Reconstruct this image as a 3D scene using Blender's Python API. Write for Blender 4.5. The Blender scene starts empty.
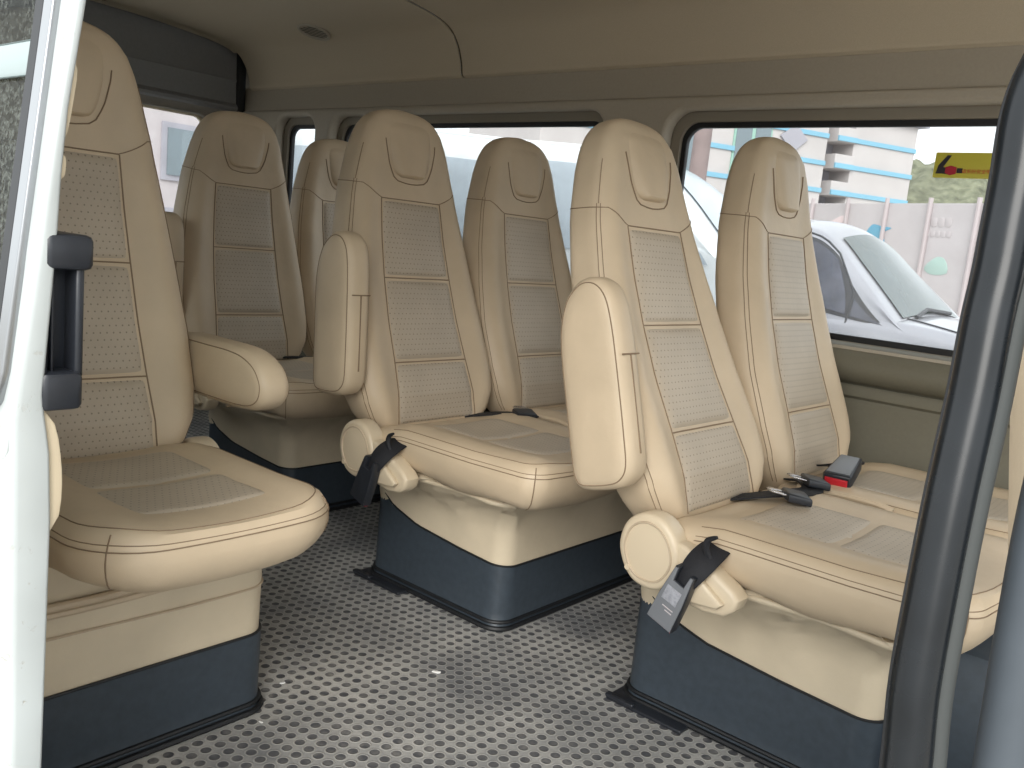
import bpy, math, random
import numpy as np
from mathutils import Vector, Matrix
random.seed(4)
R = math.radians
D = bpy.data
COL = bpy.context.scene.collection

# ------------------------------------------------------------------ materials
def srgb(r, g, b):
    f = lambda c: ((c/255)/12.92 if c/255 <= .04045 else ((c/255+.055)/1.055)**2.4)
    return (f(r), f(g), f(b), 1)

class NT:
    def __init__(s, name):
        s.m = D.materials.new(name); s.m.use_nodes = True
        s.t = s.m.node_tree; s.t.nodes.clear()
        s.out = s.t.nodes.new('ShaderNodeOutputMaterial')
    def n(s, typ, **kw):
        o = s.t.nodes.new(typ)
        for k, v in kw.items():
            if k in o.inputs.keys() if isinstance(k, str) else False: o.inputs[k].default_value = v
            else: setattr(o, k, v)
        return o
    def l(s, a, b): s.t.links.new(a, b)
    def val(s, sock, v):
        if hasattr(v, 'is_linked'): s.l(v, sock)
        else: sock.default_value = v
    def math(s, op, a, b=0.0, c=0.0):
        o = s.t.nodes.new('ShaderNodeMath'); o.operation = op
        s.val(o.inputs[0], a); s.val(o.inputs[1], b); s.val(o.inputs[2], c)
        return o.outputs[0]
    def mix(s, f, a, b):
        o = s.t.nodes.new('ShaderNodeMix'); o.data_type = 'RGBA'
        s.val(o.inputs[0], f); s.val(o.inputs[6], a); s.val(o.inputs[7], b)
        return o.outputs[2]
    def obj(s):
        return s.n('ShaderNodeTexCoord').outputs['Object']
    def noise(s, vec, scale, detail=3, rough=.5):
        o = s.t.nodes.new('ShaderNodeTexNoise'); s.l(vec, o.inputs['Vector'])
        o.inputs['Scale'].default_value = scale; o.inputs['Detail'].default_value = detail
        o.inputs['Roughness'].default_value = rough
        return o.outputs['Fac']
    def ramp(s, f, a, b):
        o = s.t.nodes.new('ShaderNodeMapRange'); s.l(f, o.inputs[0])
        o.inputs[1].default_value = a; o.inputs[2].default_value = b
        return o.outputs[0]
    def bsdf(s, color, rough=.5, metal=0., spec=.5, bump=None, bstr=.2, bdist=.002, coat=0.):
        p = s.t.nodes.new('ShaderNodeBsdfPrincipled')
        s.val(p.inputs['Base Color'], color); s.val(p.inputs['Roughness'], rough)
        p.inputs['Metallic'].default_value = metal
        p.inputs['Specular IOR Level'].default_value = spec
        p.inputs['Coat Weight'].default_value = coat
        if bump is not None:
            b = s.t.nodes.new('ShaderNodeBump'); s.l(bump, b.inputs['Height'])
            b.inputs['Strength'].default_value = bstr; b.inputs['Distance'].default_value = bdist
            s.l(b.outputs[0], p.inputs['Normal'])
        s.l(p.outputs[0], s.out.inputs[0])
        return p

LEA = srgb(205, 186, 159)
def leather(name, c=LEA, perf=None, rough=.47):
    t = NT(name); v = t.obj()
    big = t.noise(v, 7, 4); fine = t.noise(v, 420, 2)
    dark = tuple(x*.86 for x in c[:3]) + (1,)
    col = t.mix(t.ramp(big, .3, .7), dark, c)
    h = t.math('MULTIPLY', fine, .3)
    wr = t.noise(v, 28, 3)
    h = t.math('ADD', h, t.math('MULTIPLY', wr, 2.2))
    if perf:
        sp = t.n('ShaderNodeSeparateXYZ'); t.l(v, sp.inputs[0])
        a, b = (sp.outputs[i] for i in perf)
        p = .0125
        row = t.math('DIVIDE', b, p)
        odd = t.math('MULTIPLY', t.math('FLOORED_MODULO', t.math('FLOOR', row), 2), .5)
        fa = t.math('SUBTRACT', t.math('FRACT', t.math('ADD', t.math('DIVIDE', a, p), odd)), .5)
        fb = t.math('SUBTRACT', t.math('FRACT', row), .5)
        d = t.math('SQRT', t.math('ADD', t.math('MULTIPLY', fa, fa), t.math('MULTIPLY', fb, fb)))
        dot = t.math('LESS_THAN', d, .125)
        col = t.mix(dot, col, tuple(x*.5 for x in c[:3])+(1,))
        h = t.math('SUBTRACT', h, t.math('MULTIPLY', dot, 1.5))
    t.bsdf(col, rough, spec=.4, bump=h, bstr=.35, bdist=.0016)
    return t.m
def plain(name, c, rough=.5, metal=0., spec=.5, nscale=0, namt=.15, bump=0, coat=0.):
    t = NT(name)
    if nscale:
        v = t.obj(); n = t.noise(v, nscale, 4)
        col = t.mix(t.ramp(n, .3, .7), tuple(x*(1-namt) for x in c[:3])+(1,), c)
        t.bsdf(col, rough, metal, spec, n if bump else None, bump, coat=coat)
    else: t.bsdf(c, rough, metal, spec, coat=coat)
    return t.m
M = {}
M['leather'] = leather('beige_leather')
M['perf_back'] = leather('perforated_leather_back', srgb(190, 177, 159), (1, 2))
M['perf_seat'] = leather('perforated_leather_seat', srgb(190, 177, 159), (1, 0))
M['thread'] = plain('seam_thread', srgb(134, 114, 92), .8)
M['piping'] = plain('beige_piping', srgb(188, 170, 146), .5)
M['skirt'] = leather('beige_skirt_vinyl', srgb(217, 202, 176), rough=.5)
M['black_vinyl'] = plain('blue_black_vinyl', srgb(60, 69, 78), .42, nscale=60, namt=.2, bump=.15)
M['black_rubber'] = plain('black_rubber', srgb(24, 26, 29), .55)
M['black_plastic'] = plain('black_plastic', srgb(38, 41, 47), .38, nscale=300, namt=.1, bump=.05)
M['web'] = plain('belt_webbing', srgb(26, 27, 33), .75, nscale=500, namt=.4, bump=.3)
M['grey_plastic'] = plain('grey_plastic', srgb(116, 119, 124), .4)
M['red_plastic'] = plain('red_plastic', srgb(190, 38, 48), .4)
M['steel'] = plain('bright_steel', srgb(205, 205, 208), .25, metal=1.)
M['beige_plastic'] = plain('beige_plastic', srgb(208, 192, 166), .38)
M['trim'] = plain('wall_trim_plastic', srgb(168, 159, 144), .55, nscale=140, namt=.06, bump=.05)
M['trim_dark'] = plain('window_surround', srgb(134, 126, 112), .6)
M['panel'] = plain('lower_wall_panel', srgb(110, 106, 91), .6, nscale=120, namt=.07, bump=.05)
M['liner'] = plain('headliner_cloth', srgb(192, 179, 157), .9, nscale=500, namt=.12, bump=.2)
M['liner_edge'] = plain('headliner_edge', srgb(128, 118, 100), .9)
M['header'] = plain('rear_header_plastic', srgb(128, 128, 128), .6, nscale=90, namt=.08)
M['rear_trim'] = plain('rear_door_trim', srgb(128, 122, 112), .6, nscale=90, namt=.08)
M['seal'] = plain('rubber_seal', srgb(22, 23, 26), .5)
M['cream_edge'] = plain('cream_edge', srgb(214, 202, 178), .5)
M['door_trim'] = plain('door_inner_trim', srgb(214, 198, 170), .5)
M['silver'] = plain('bright_trim', srgb(158, 160, 162), .28, metal=.9)
M['reflection_grey'] = plain('reflection_grey', srgb(150, 162, 162), .4)  # tone of the reflection painted across the door pane
M['paper'] = plain('white_paper', srgb(238, 238, 236), .8)
M['asphalt'] = plain('asphalt', srgb(186, 183, 178), .9, nscale=6, namt=.2)
M['car_silver'] = plain('silver_car_paint', srgb(162, 162, 168), .3, metal=.2, coat=.5)
M['van_white'] = plain('white_van_paint', srgb(232, 236, 238), .35, coat=.4)
M['car_glass'] = plain('car_glass', srgb(86, 97, 97), .15, spec=.5, nscale=3, namt=.25)
M['car_side_glass'] = plain('car_side_glass', srgb(84, 86, 98), .14, spec=.7, nscale=9, namt=.5)
M['van_glass'] = plain('van_glass', srgb(184, 194, 202), .2, spec=.5)
M['car_black'] = plain('car_black_trim', srgb(60, 61, 66), .5)
M['tyre'] = plain('tyre', srgb(30, 30, 31), .8)
M['bld_white'] = plain('building_render', srgb(194, 188, 186), .9, nscale=.6, namt=.05)
M['bld_grey'] = plain('building_grey', srgb(166, 164, 172), .9)
M['bld_blue'] = plain('building_blue_band', srgb(128, 178, 200), .8)
M['bld_green'] = plain('building_green_frame', srgb(150, 186, 172), .8)
M['bld_pane'] = plain('building_pane', srgb(120, 132, 138), .2)
M['fence_white'] = plain('fence_panel', srgb(196, 189, 190), .8, nscale=1.5, namt=.05)
M['fence_post'] = plain('fence_post', srgb(184, 173, 174), .7)
M['mural_blue'] = plain('mural_blue', srgb(104, 164, 190), .8)
M['mural_grey'] = plain('mural_grey', srgb(192, 184, 185), .8)
M['mural_pink'] = plain('mural_pink', srgb(224, 204, 204), .8)
M['mural_green'] = plain('mural_green', srgb(172, 196, 188), .8)
M['hill'] = plain('hill_scrub', srgb(136, 138, 114), .95, nscale=1.1, namt=.6)
M['trunk'] = plain('trunk_bark', srgb(150, 134, 132), .9, nscale=3, namt=.2)
M['leaf'] = plain('tree_leaf', srgb(150, 176, 140), .8, nscale=1, namt=.3)
M['sticker'] = plain('yellow_sticker', srgb(196, 186, 66), .5)
M['sticker_red'] = plain('sticker_red', srgb(196, 82, 52), .6)
M['sticker_black'] = plain('sticker_black', srgb(40, 34, 40), .6)
M['sticker_buckle'] = plain('sticker_buckle_red', srgb(170, 30, 50), .6)

def floor_mat():
    t = NT('studded_floor_rubber'); v = t.obj()
    sp = t.n('ShaderNodeSeparateXYZ'); t.l(v, sp.inputs[0])
    p = .02715
    fx = t.math('SUBTRACT', t.math('FRACT', t.math('DIVIDE', t.math('SUBTRACT', sp.outputs[0], PH[0]), p)), .5)
    fy = t.math('SUBTRACT', t.math('FRACT', t.math('DIVIDE', t.math('SUBTRACT', sp.outputs[1], PH[1]), p)), .5)
    d = t.math('SQRT', t.math('ADD', t.math('MULTIPLY', fx, fx), t.math('MULTIPLY', fy, fy)))
    dot = t.math('SUBTRACT', 1., t.ramp(d, .305, .345))
    ring = t.math('MULTIPLY', t.ramp(d, .33, .37), t.math('SUBTRACT', 1., t.ramp(d, .40, .46)))
    dirt = t.ramp(t.noise(v, 3.2, 5, .6), .36, .68)
    grit = t.ramp(t.noise(v, 160, 3, .7), .3, .7)
    base = t.mix(dirt, srgb(122, 124, 126), srgb(204, 202, 197))
    base = t.mix(t.math('MULTIPLY', grit, .2), base, srgb(66, 67, 70))
    base = t.mix(t.math('MULTIPLY', ring, .38), base, srgb(186, 184, 178))
    dotc = t.mix(t.math('MULTIPLY', dirt, t.ramp(t.noise(v, 45, 3), .4, .75)), srgb(82, 83, 87), srgb(156, 154, 149))
    col = t.mix(dot, base, dotc)
    h = t.math('SUBTRACT', t.math('MULTIPLY', ring, .6), dot)
    t.bsdf(col, .55, spec=.4, bump=h, bstr=.6, bdist=.002)
    return t.m
PH = (-1.1485-.5*.02715, 1.2046-.5*.02715)
M['floor'] = floor_mat()

def glass_mat(name, tint, dust=.04, refl=.05, dustcol=(.8, .82, .82, 1), speck=False):
    t = NT(name); v = t.obj()
    tr = t.n('ShaderNodeBsdfTransparent'); tr.inputs[0].default_value = tint
    gl = t.n('ShaderNodeBsdfGlossy'); gl.inputs['Roughness'].default_value = .03
    df = t.n('ShaderNodeBsdfDiffuse'); df.inputs[0].default_value = dustcol
    m1 = t.n('ShaderNodeMixShader'); m2 = t.n('ShaderNodeMixShader')
    fr = t.n('ShaderNodeFresnel'); fr.inputs[0].default_value = 1.45
    t.l(t.math('MULTIPLY', fr.outputs[0], refl/.04) if not speck else t.math('ADD', .04, 0), m1.inputs[0])
    t.l(tr.outputs[0], m1.inputs[1]); t.l(gl.outputs[0], m1.inputs[2])
    if speck:
        n = t.ramp(t.noise(v, 160, 4, .75), .42, .72)
        n2 = t.ramp(t.noise(v, 6, 3), .3, .7)
        f = t.math('ADD', dust, t.math('MULTIPLY', n, t.math('ADD', .4, t.math('MULTIPLY', n2, .45))))
        t.l(f, m2.inputs[0])
    else:
        n = t.ramp(t.noise(v, 9, 4), .3, .75)
        t.l(t.math('MULTIPLY', n, dust*2), m2.inputs[0])
    t.l(m1.outputs[0], m2.inputs[1]); t.l(df.outputs[0], m2.inputs[2])
    t.l(m2.outputs[0], t.out.inputs[0])
    return t.m
M['glass'] = glass_mat('window_glass', (.76, .78, .79, 1), .08)
M['glass_dirty'] = glass_mat('dusty_door_glass', (.20, .23, .22, 1), .03, .06, (.20, .215, .195, 1), True)

def door_paint():
    t = NT('chipped_white_paint'); v = t.obj()
    n = t.noise(v, 42, 5, .7); big = t.noise(v, 5, 3)
    chip = t.math('MULTIPLY', t.ramp(n, .62, .66), t.ramp(big, .42, .62))
    col = t.mix(t.ramp(big, .3, .7), srgb(172, 177, 176), srgb(190, 196, 196))
    col = t.mix(chip, col, srgb(168, 164, 156))
    t.bsdf(col, .35, coat=.3, bump=t.math('SUBTRACT', 0, chip), bstr=.4)
    return t.m
M['door_white'] = door_paint()
def pole_mat():
    t = NT('glossy_black_sleeve'); v = t.obj()
    n = t.noise(v, 22, 4)
    col = t.mix(t.ramp(n, .3, .7), srgb(14, 17, 20), srgb(24, 28, 32))
    t.bsdf(col, t.math('ADD', .2, t.math('MULTIPLY', n, .16)), spec=.4, bump=n, bstr=.05)
    return t.m
M['pole'] = pole_mat()
M['grey_tube'] = plain('grey_rubber', srgb(76, 82, 88), .5, spec=.25, nscale=20, namt=.2)
M['tube_flange'] = plain('flange_rubber', srgb(58, 61, 60), .7)

# ------------------------------------------------------------------ mesh helpers
CACHE = {}
def link(name, me, mat, parent=None, loc=(0, 0, 0), rot=(0, 0, 0), smooth=True, kind=None):
    o = D.objects.new(name, me); COL.objects.link(o)
    if mat is not None and not me.materials: me.materials.append(M[mat] if isinstance(mat, str) else mat)
    if parent is not None: o.parent = parent
    o.location = loc; o.rotation_euler = rot
    if kind: o['kind'] = kind
    return o
def mesh(name, v, f, smooth=True):
    me = D.meshes.new(name); me.from_pydata([tuple(map(float, p)) for p in v], [], f)
    me.validate(); me.update()
    import bmesh
    b = bmesh.new(); b.from_mesh(me); bmesh.ops.remove_doubles(b, verts=b.verts, dist=1e-5)
    bmesh.ops.recalc_face_normals(b, faces=b.faces); b.to_mesh(me); b.free()
    for p in me.polygons: p.use_smooth = smooth
    if smooth:
        try: me.set_sharp_from_angle(angle=R(42))
        except Exception: pass
    return me
def part(name, vf, mat, parent=None, loc=(0, 0, 0), rot=(0, 0, 0), smooth=True, kind=None):
    return link(name, mesh(name, vf[0], vf[1], smooth), mat, parent, loc, rot, kind=kind)
def merge(*vfs):
    V, Fc = [], []
    for v, f in vfs:
        k = len(V); V += list(v); Fc += [tuple(i+k for i in q) for q in f]
    return V, Fc
def loft(loops, cap0=True, cap1=True, closed=True):
    n = len(loops[0]); V = [p for lp in loops for p in lp]; Fc = []
    for a in range(len(loops)-1):
        for i in range(n if closed else n-1):
            j = (i+1) % n
            Fc.append((a*n+i, a*n+j, (a+1)*n+j, (a+1)*n+i))
    if cap0: Fc.append(tuple(range(n))[::-1])
    if cap1: Fc.append(tuple((len(loops)-1)*n+i for i in range(n)))
    return V, Fc
def grid(fn, nu, nv):
    V = [fn(i/nu, j/nv) for j in range(nv+1) for i in range(nu+1)]
    return V, [(j*(nu+1)+i, j*(nu+1)+i+1, (j+1)*(nu+1)+i+1, (j+1)*(nu+1)+i) for j in range(nv) for i in range(nu)]
def tube(pts, r, n=8, closed=False, flat=1., up=None):
    P = [Vector(p) for p in pts]; L = []
    k = len(P); nrm = None
    for i in range(k):
        a = P[(i-1) % k] if (closed or i) else P[0]
        b = P[(i+1) % k] if (closed or i < k-1) else P[-1]
        t = (b-a).normalized()
        if up is not None: u = Vector(up); u = (u-t*u.dot(t)).normalized()
        elif nrm is None:
            u = t.orthogonal().normalized()
        else: u = (nrm-t*nrm.dot(t)).normalized()
        nrm = u; w = t.cross(u)
        rr = r[i] if isinstance(r, (list, tuple)) else r
        L.append([P[i]+u*(rr*flat*math.cos(2*math.pi*q/n))+w*(rr*math.sin(2*math.pi*q/n)) for q in range(n)])
    if closed: L.append(L[0]); return loft(L, False, False)
    return loft(L)
def smooth_path(pts, sub=6, closed=False):
    P = [Vector(p) for p in pts]; out = []; k = len(P)
    for i in range(k if closed else k-1):
        g = (lambda q: P[q % k]) if closed else (lambda q: P[min(max(q, 0), k-1)])
        a, b, c, d = g(i-1), g(i), g(i+1), g(i+2)
        for s in range(sub):
            t = s/sub
            out.append(.5*((2*b)+(c-a)*t+(2*a-5*b+4*c-d)*t*t+(3*b-a-3*c+d)*t**3))
    if not closed: out.append(P[-1])
    return out
def rrect(x0, x1, y0, y1, r, nc=7, ne=9):
    """rounded rectangle, consistent sampling; r = (x0y0, x1y0, x1y1, x0y1)"""
    if not isinstance(r, (list, tuple)): r = (r,)*4
    C = [(x0, y0, 1, 1, 180), (x1, y0, -1, 1, 270), (x1, y1, -1, -1, 0), (x0, y1, 1, -1, 90)]
    pts = []; arcs = []
    for (x, y, sx, sy, a0), rr in zip(C, r):
        cx, cy = x+sx*rr, y+sy*rr
        arcs.append([(cx+rr*math.cos(R(a0+90*i/nc)), cy+rr*math.sin(R(a0+90*i/nc))) for i in range(nc+1)])
    for i in range(4):
        a = arcs[i]; b = arcs[(i+1) % 4]; pts += a
        for k in range(1, ne): pts.append((a[-1][0]+(b[0][0]-a[-1][0])*k/ne, a[-1][1]+(b[0][1]-a[-1][1])*k/ne))
    return pts
def box(x0, x1, y0, y1, z0, z1, b=0.):
    if b <= 0:
        V = [(x, y, z) for z in (z0, z1) for x, y in ((x0, y0), (x1, y0), (x1, y1), (x0, y1))]
        return V, [(3, 2, 1, 0), (4, 5, 6, 7), (0, 1, 5, 4), (1, 2, 6, 5), (2, 3, 7, 6), (3, 0, 4, 7)]
    L = []
    for z, k in ((z0, 1), (z0+b*.3, .3), (z0+b, 0), (z1-b, 0), (z1-b*.3, .3), (z1, 1)):
        q = b*k
        L.append([(x, y, z) for x, y in rrect(x0+q, x1-q, y0+q, y1-q, max(b*1.2-q*.6, b*.3), 3, 1)])
    return loft(L)
def inset(poly, d):
    n = len(poly); out = []
    for i in range(n):
        a, b, c = (Vector(poly[(i+k) % n]) for k in (-1, 0, 1))
        e1, e2 = (b-a), (c-b)
        n1 = Vector((-e1.y, e1.x)).normalized() if e1.length > 1e-9 else Vector((0, 0))
        n2 = Vector((-e2.y, e2.x)).normalized() if e2.length > 1e-9 else Vector((0, 0))
        m = (n1+n2)
        m = m.normalized() if m.length > 1e-9 else n1
        out.append(tuple(b+m*d/max(.6, m.dot(n1))))
    return out
def pillow(poly, th, bev, fn, dome=0.):
    """poly: ccw 2D outline, extruded th with rounded rims; fn maps (a, b, c) to 3D"""
    st = [(bev, 0), (bev*.45, bev*.18), (bev*.12, bev*.55), (0, bev)]
    L = []
    cen = np.mean(np.array(poly), axis=0)
    def loop(ins, h): return [fn(a, b, h) for a, b in inset(poly, ins)]
    if dome:
        for k in (.25, .6, .85): L.append([fn(cen[0]+(a-cen[0])*k, cen[1]+(b-cen[1])*k, -dome*(1-k**2)) for a, b in inset(poly, bev)])
    for ins, h in st: L.append(loop(ins, h))
    for ins, h in reversed(st): L.append(loop(ins, th-h))
    if dome:
        for k in (.85, .6, .25): L.append([fn(cen[0]+(a-cen[0])*k, cen[1]+(b-cen[1])*k, th+dome*(1-k**2)) for a, b in inset(poly, bev)])
    return loft(L)
def ccw(poly):
    a = sum(poly[i][0]*poly[(i+1) % len(poly)][1]-poly[(i+1) % len(poly)][0]*poly[i][1] for i in range(len(poly)))
    return poly if a > 0 else poly[::-1]
def sm2(pts, sub=5): return ccw([(p[0], p[1]) for p in smooth_path([(a, b, 0) for a, b in pts], sub, True)])
def thing(name, label, cat, loc=(0, 0, 0), group=None, rotz=0.):
    o = D.objects.new(name, None); COL.objects.link(o); o.empty_display_size = .05
    o.location = loc; o.rotation_euler = (0, 0, rotz)
    o['label'] = label; o['category'] = cat
    if group: o['group'] = group
    return o
def tag(o, label, cat, group=None):
    o['label'] = label; o['category'] = cat
    if group: o['group'] = group
    return o
def holed(name, outer, holes, depth, bevel, place, mat, parent=None, kind=None, res=2):
    """flat sheet with holes (2D curve filled), extruded; place = 4x4 matrix"""
    cu = D.curves.new(name, 'CURVE'); cu.dimensions = '2D'; cu.fill_mode = 'BOTH'
    cu.extrude = depth; cu.bevel_depth = bevel; cu.bevel_resolution = res; cu.offset = -bevel
    for pl in [outer]+holes:
        s = cu.splines.new('POLY'); s.points.add(len(pl)-1); s.use_cyclic_u = True
        for p, (a, b) in zip(s.points, pl): p.co = (a, b, 0, 1)
    tmp = D.objects.new('tmp', cu); COL.objects.link(tmp)
    dg = bpy.context.evaluated_depsgraph_get(); dg.update()
    me = D.meshes.new_from_object(tmp.evaluated_get(dg))
    D.objects.remove(tmp); me.transform(place); me.update(); me.materials.clear()
    for p in me.polygons: p.use_smooth = True
    try: me.set_sharp_from_angle(angle=R(40))
    except Exception: pass
    return link(name, me, mat, parent, kind=kind)
XZ = Matrix(((1, 0, 0, 0), (0, 0, -1, 0), (0, 1, 0, 0), (0, 0, 0, 1)))     # (a,b) -> (x, 0, z)
YZ = Matrix(((0, 0, 1, 0), (1, 0, 0, 0), (0, 1, 0, 0), (0, 0, 0, 1)))      # (a,b) -> (0, y, z)
def T(x, y, z): return Matrix.Translation((x, y, z))
ip = np.interp

# ------------------------------------------------------------------ seat geometry (seat frame: x forward, y to the far wall, z up, hinge at x=0 z=.387)
HZ = .387
ZW = [.40, .43, .46, .50, .56, .67, .79, .90, 1.02, 1.10, 1.14, 1.17, 1.19, 1.205, 1.215, 1.2205]
WW = [.160, .190, .212, .229, .238, .236, .221, .203, .178, .155, .142, .127, .111, .090, .061, .012]
ZF = [.40, .43, .51, .588, .69, .793, .89, .991, 1.05, 1.12, 1.17, 1.2, 1.215, 1.2205]
XF = [-.012, .006, -.004, -.034, -.076, -.110, -.137, -.158, -.166, -.172, -.180, -.192, -.205, -.216]
ZB = [.40, .43, .485, .67, .87, 1.0, 1.1, 1.15, 1.18, 1.2, 1.215, 1.2205]
XB = [-.075, -.100, -.124, -.186, -.243, -.266, -.274, -.272, -.266, -.255, -.238, -.220]
hw = lambda z: float(ip(z, ZW, WW))
xf = lambda z: float(ip(z, ZF, XF))
xb = lambda z: float(ip(z, ZB, XB))
IWZ, IWW = [.43, .50, .588, .793, .991], [.138, .134, .126, .115, .102]
iw = lambda z: float(ip(z, IWZ, IWW))
NE = 4.0
def bol(t, z):
    g = ip(z, [.40, .46, .55, .85, 1.0, 1.06, 1.2], [.2, .8, 1., .85, .45, .3, 0.])
    return .030*g*math.exp(-((abs(t)-.84)/.20)**2)
def surf(th, z, off=0.):
    w, f, b = hw(z), xf(z), xb(z)
    c, s = math.cos(th), math.sin(th)
    t = math.copysign(abs(c)**(2/NE), c)
    d = math.copysign(abs(s)**(2/NE), s)
    x = (f+b)/2+(f-b)/2*d + (bol(t, z)*max(0, s)**.6 if s > 0 else 0)
    y = w*t
    if off:
        e = 1e-3
        p0 = Vector(surf(th-e, z)); p1 = Vector(surf(th+e, z)); q0 = Vector(surf(th, z-e)); q1 = Vector(surf(th, z+e))
        n = (p1-p0).cross(q1-q0)
        n = n.normalized() if n.length > 0 else Vector((1, 0, 0))
        if n.dot(Vector((x-(f+b)/2, y, 0))) < 0: n = -n
        return Vector((x, y, z))+n*off
    return Vector((x, y, z))
def front(y, z, off=0.):
    w = hw(z); t = max(-.995, min(.995, y/w))
    th = math.acos(math.copysign(abs(t)**(NE/2), t))
    p = surf(th, z)
    return Vector((p.x+off, y, z))
def h0(p): return (p[0], p[1], p[2]-HZ)
def back_body():
    zs = sorted(set([.40, .408, .418, .43, .445]+[round(.46+.02*i, 3) for i in range(34)]+[1.135, 1.15, 1.16, 1.17, 1.178, 1.186, 1.192, 1.198, 1.203, 1.208, 1.212, 1.216, 1.2185, 1.2205]))
    N = 72
    return loft([[h0(surf(2*math.pi*(i+.5)/N, z)) for i in range(N)] for z in zs])
def insert_geo(z0, z1):
    def f(u, v):
        z = z0+(z1-z0)*v; a = 2*u-1; b = 2*v-1
        h = -.0025+.0085*(1-abs(a)**14)*(1-abs(b)**14)+.002*(1-a*a)*(1-b*b)
        return h0(front(a*iw(z)*.985, z, h))
    return grid(f, 26, 26)
PADZ = [1.047, 1.052, 1.062, 1.08, 1.12, 1.16, 1.19, 1.206]
PADW = [.034, .048, .058, .066, .075, .080, .078, .066]
def pad_geo():
    def f(u, v):
        z = 1.047+.159*v**1.3; a = 2*u-1
        w = float(ip(z, PADZ, PADW))
        h = -.005+(.025-.018*v)*(1-abs(a)**5)*min(1, (v/.10))**.5*(1-v**8)
        return h0(front(a*w, z, h))
    return grid(f, 26, 28)
def seam(pts, r=.0013, n=5): return tube(pts, r, n)
def back_seams():
    out = []
    for sgn in (1, -1):
        for th in (24, 17):
            a = R(th) if sgn > 0 else R(180-th)
            out.append(seam([h0(surf(a, z, .0004)) for z in np.linspace(.44, 1.03, 34)], .0009))
        for th in (20.5,):
            a = R(th) if sgn > 0 else R(180-th)
            out.append(seam([h0(surf(a, z, .0006)) for z in np.linspace(1.03, 1.12, 12)], .0009))
        # shoulder seam: insert corner up to the side, then round the side to the rear
        y0, z0 = iw(.991)*sgn, .992
        pts = [front(y0+(sgn*.158-y0)*k, z0+.030*k**1.2, .0006) for k in np.linspace(0, 1, 10)]
        a0, a1 = (R(24), R(-65)) if sgn > 0 else (R(156), R(245))
        pts2 = [surf(a0+(a1-a0)*k, 1.022+.004*k, .0006) for k in np.linspace(0, 1, 14)]
        out.append(seam([h0(p) for p in pts+pts2], .0011))
        # bolster seam following the insert edge
        out.append(seam([h0(front(sgn*iw(z)*1.0, z, .0005)) for z in np.linspace(.44, .99, 26)], .0015))
    for z in (.588, .793, .991):
        out.append(seam([h0(front(a*iw(z), z, .0005)) for a in np.linspace(-1, 1, 14)], .0016))
    # U-shaped seam round the head pad
    us = []
    for k in np.linspace(0, 1, 12): z = 1.140-(1.140-1.062)*k; us.append((-(float(ip(z, PADZ, PADW))+.008), z))
    us += [(-.058, 1.047), (-.045, 1.038), (-.02, 1.034), (0, 1.033)]
    us = us+[(-a, b) for a, b in reversed(us[:-1])]
    out.append(seam([h0(front(a, b, .001)) for a, b in us], .0014))
    return merge(*out)

# cushion (frame: same seat frame)
def cushion_geo(dy=.226, x1=.525, zt=.452, zb=.345, rc=.045, yo=0.):
    x0 = -.005
    q = (zt-.034-zb)/.06
    lv = [(zb, .070, .11), (zb+.003*q, .050, .075), (zb+.009*q, .033, .047), (zb+.018*q, .019, .027), (zb+.030*q, .010, .013), (zb+.045*q, .003, .004), (zb+.06*q, .0, .0), (zt-.030, 0, 0), (zt-.018, .001, .0), (zt-.009, .005, .004),
          (zt-.003, .011, .010), (zt, .020, .02), (zt+.003, .040, .04), (zt+.005, .065, .065), (zt+.005, .09, .09), (zt+.004, .115, .115), (zt+.004, .14, .14), (zt+.004, .17, .17), (zt+.004, .2, .2)]
    L = []
    for z, i, fi in lv:
        r1 = max(rc-i*.35, .006); r0 = max(.03-i*.2, .006)
        lp = []
        for x, y in rrect(x0+i*.4, x1-fi, -dy+i, dy-i, (r0, r1, r1, r0), 8, 10):
            t = y/dy
            xx = x+(.018*(1-t*t) if x > .2 else 0)*(min(1, (x-.2)/.25))
            zz = z+(0 if z < zt-.012 else (.010*math.exp(-((abs(t)-.78)/.2)**2)-.006*math.exp(-(t/.45)**2))*min(1, i/.03)*(1 if x > .05 else .5))
            zz -= .02*max(0, (.12-x)/.12)*(1 if z > zb+.06 else 0)
            zz += .006*math.sin(x*23+y*9)*(1 if z < zb+.02 else 0)
            if z > zt-.02: zz += .010*max(0, (xx-.34)/.2)*(1 if i > .01 else .6)
            lp.append((xx, y+yo, zz))
        L.append(lp)
    return loft(L), L
def cushion_seams(L, zsel):
    out = []
    for k, off in zsel:
        lp = L[k]; cx = np.mean([p[0] for p in lp]); 
        pts = [(p[0]+(.0006 if p[0] > cx else -.0006), p[1]+(.0006 if p[1] > 0 else -.0006), p[2]+off) for p in lp if p[0] > .03]
        # start the run at the rear so that the open tube follows the front
        i0 = max(range(len(pts)), key=lambda i: math.dist(pts[i], pts[i-1]))
        pts = pts[i0:]+pts[:i0]
        out.append(tube(pts, .001, 5))
    # upright seams at the front corners
    n = len(L[0]); c0 = max(range(n), key=lambda i: L[7][i][0]-1.2*L[7][i][1]); c1 = max(range(n), key=lambda i: L[7][i][0]+1.2*L[7][i][1])
    for c in (c0, c1):
        out.append(tube([(L[k][c][0]+.0006, L[k][c][1]*1.002, L[k][c][2]) for k in range(1, 11)], .0012, 5))
    return merge(*out)

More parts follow.
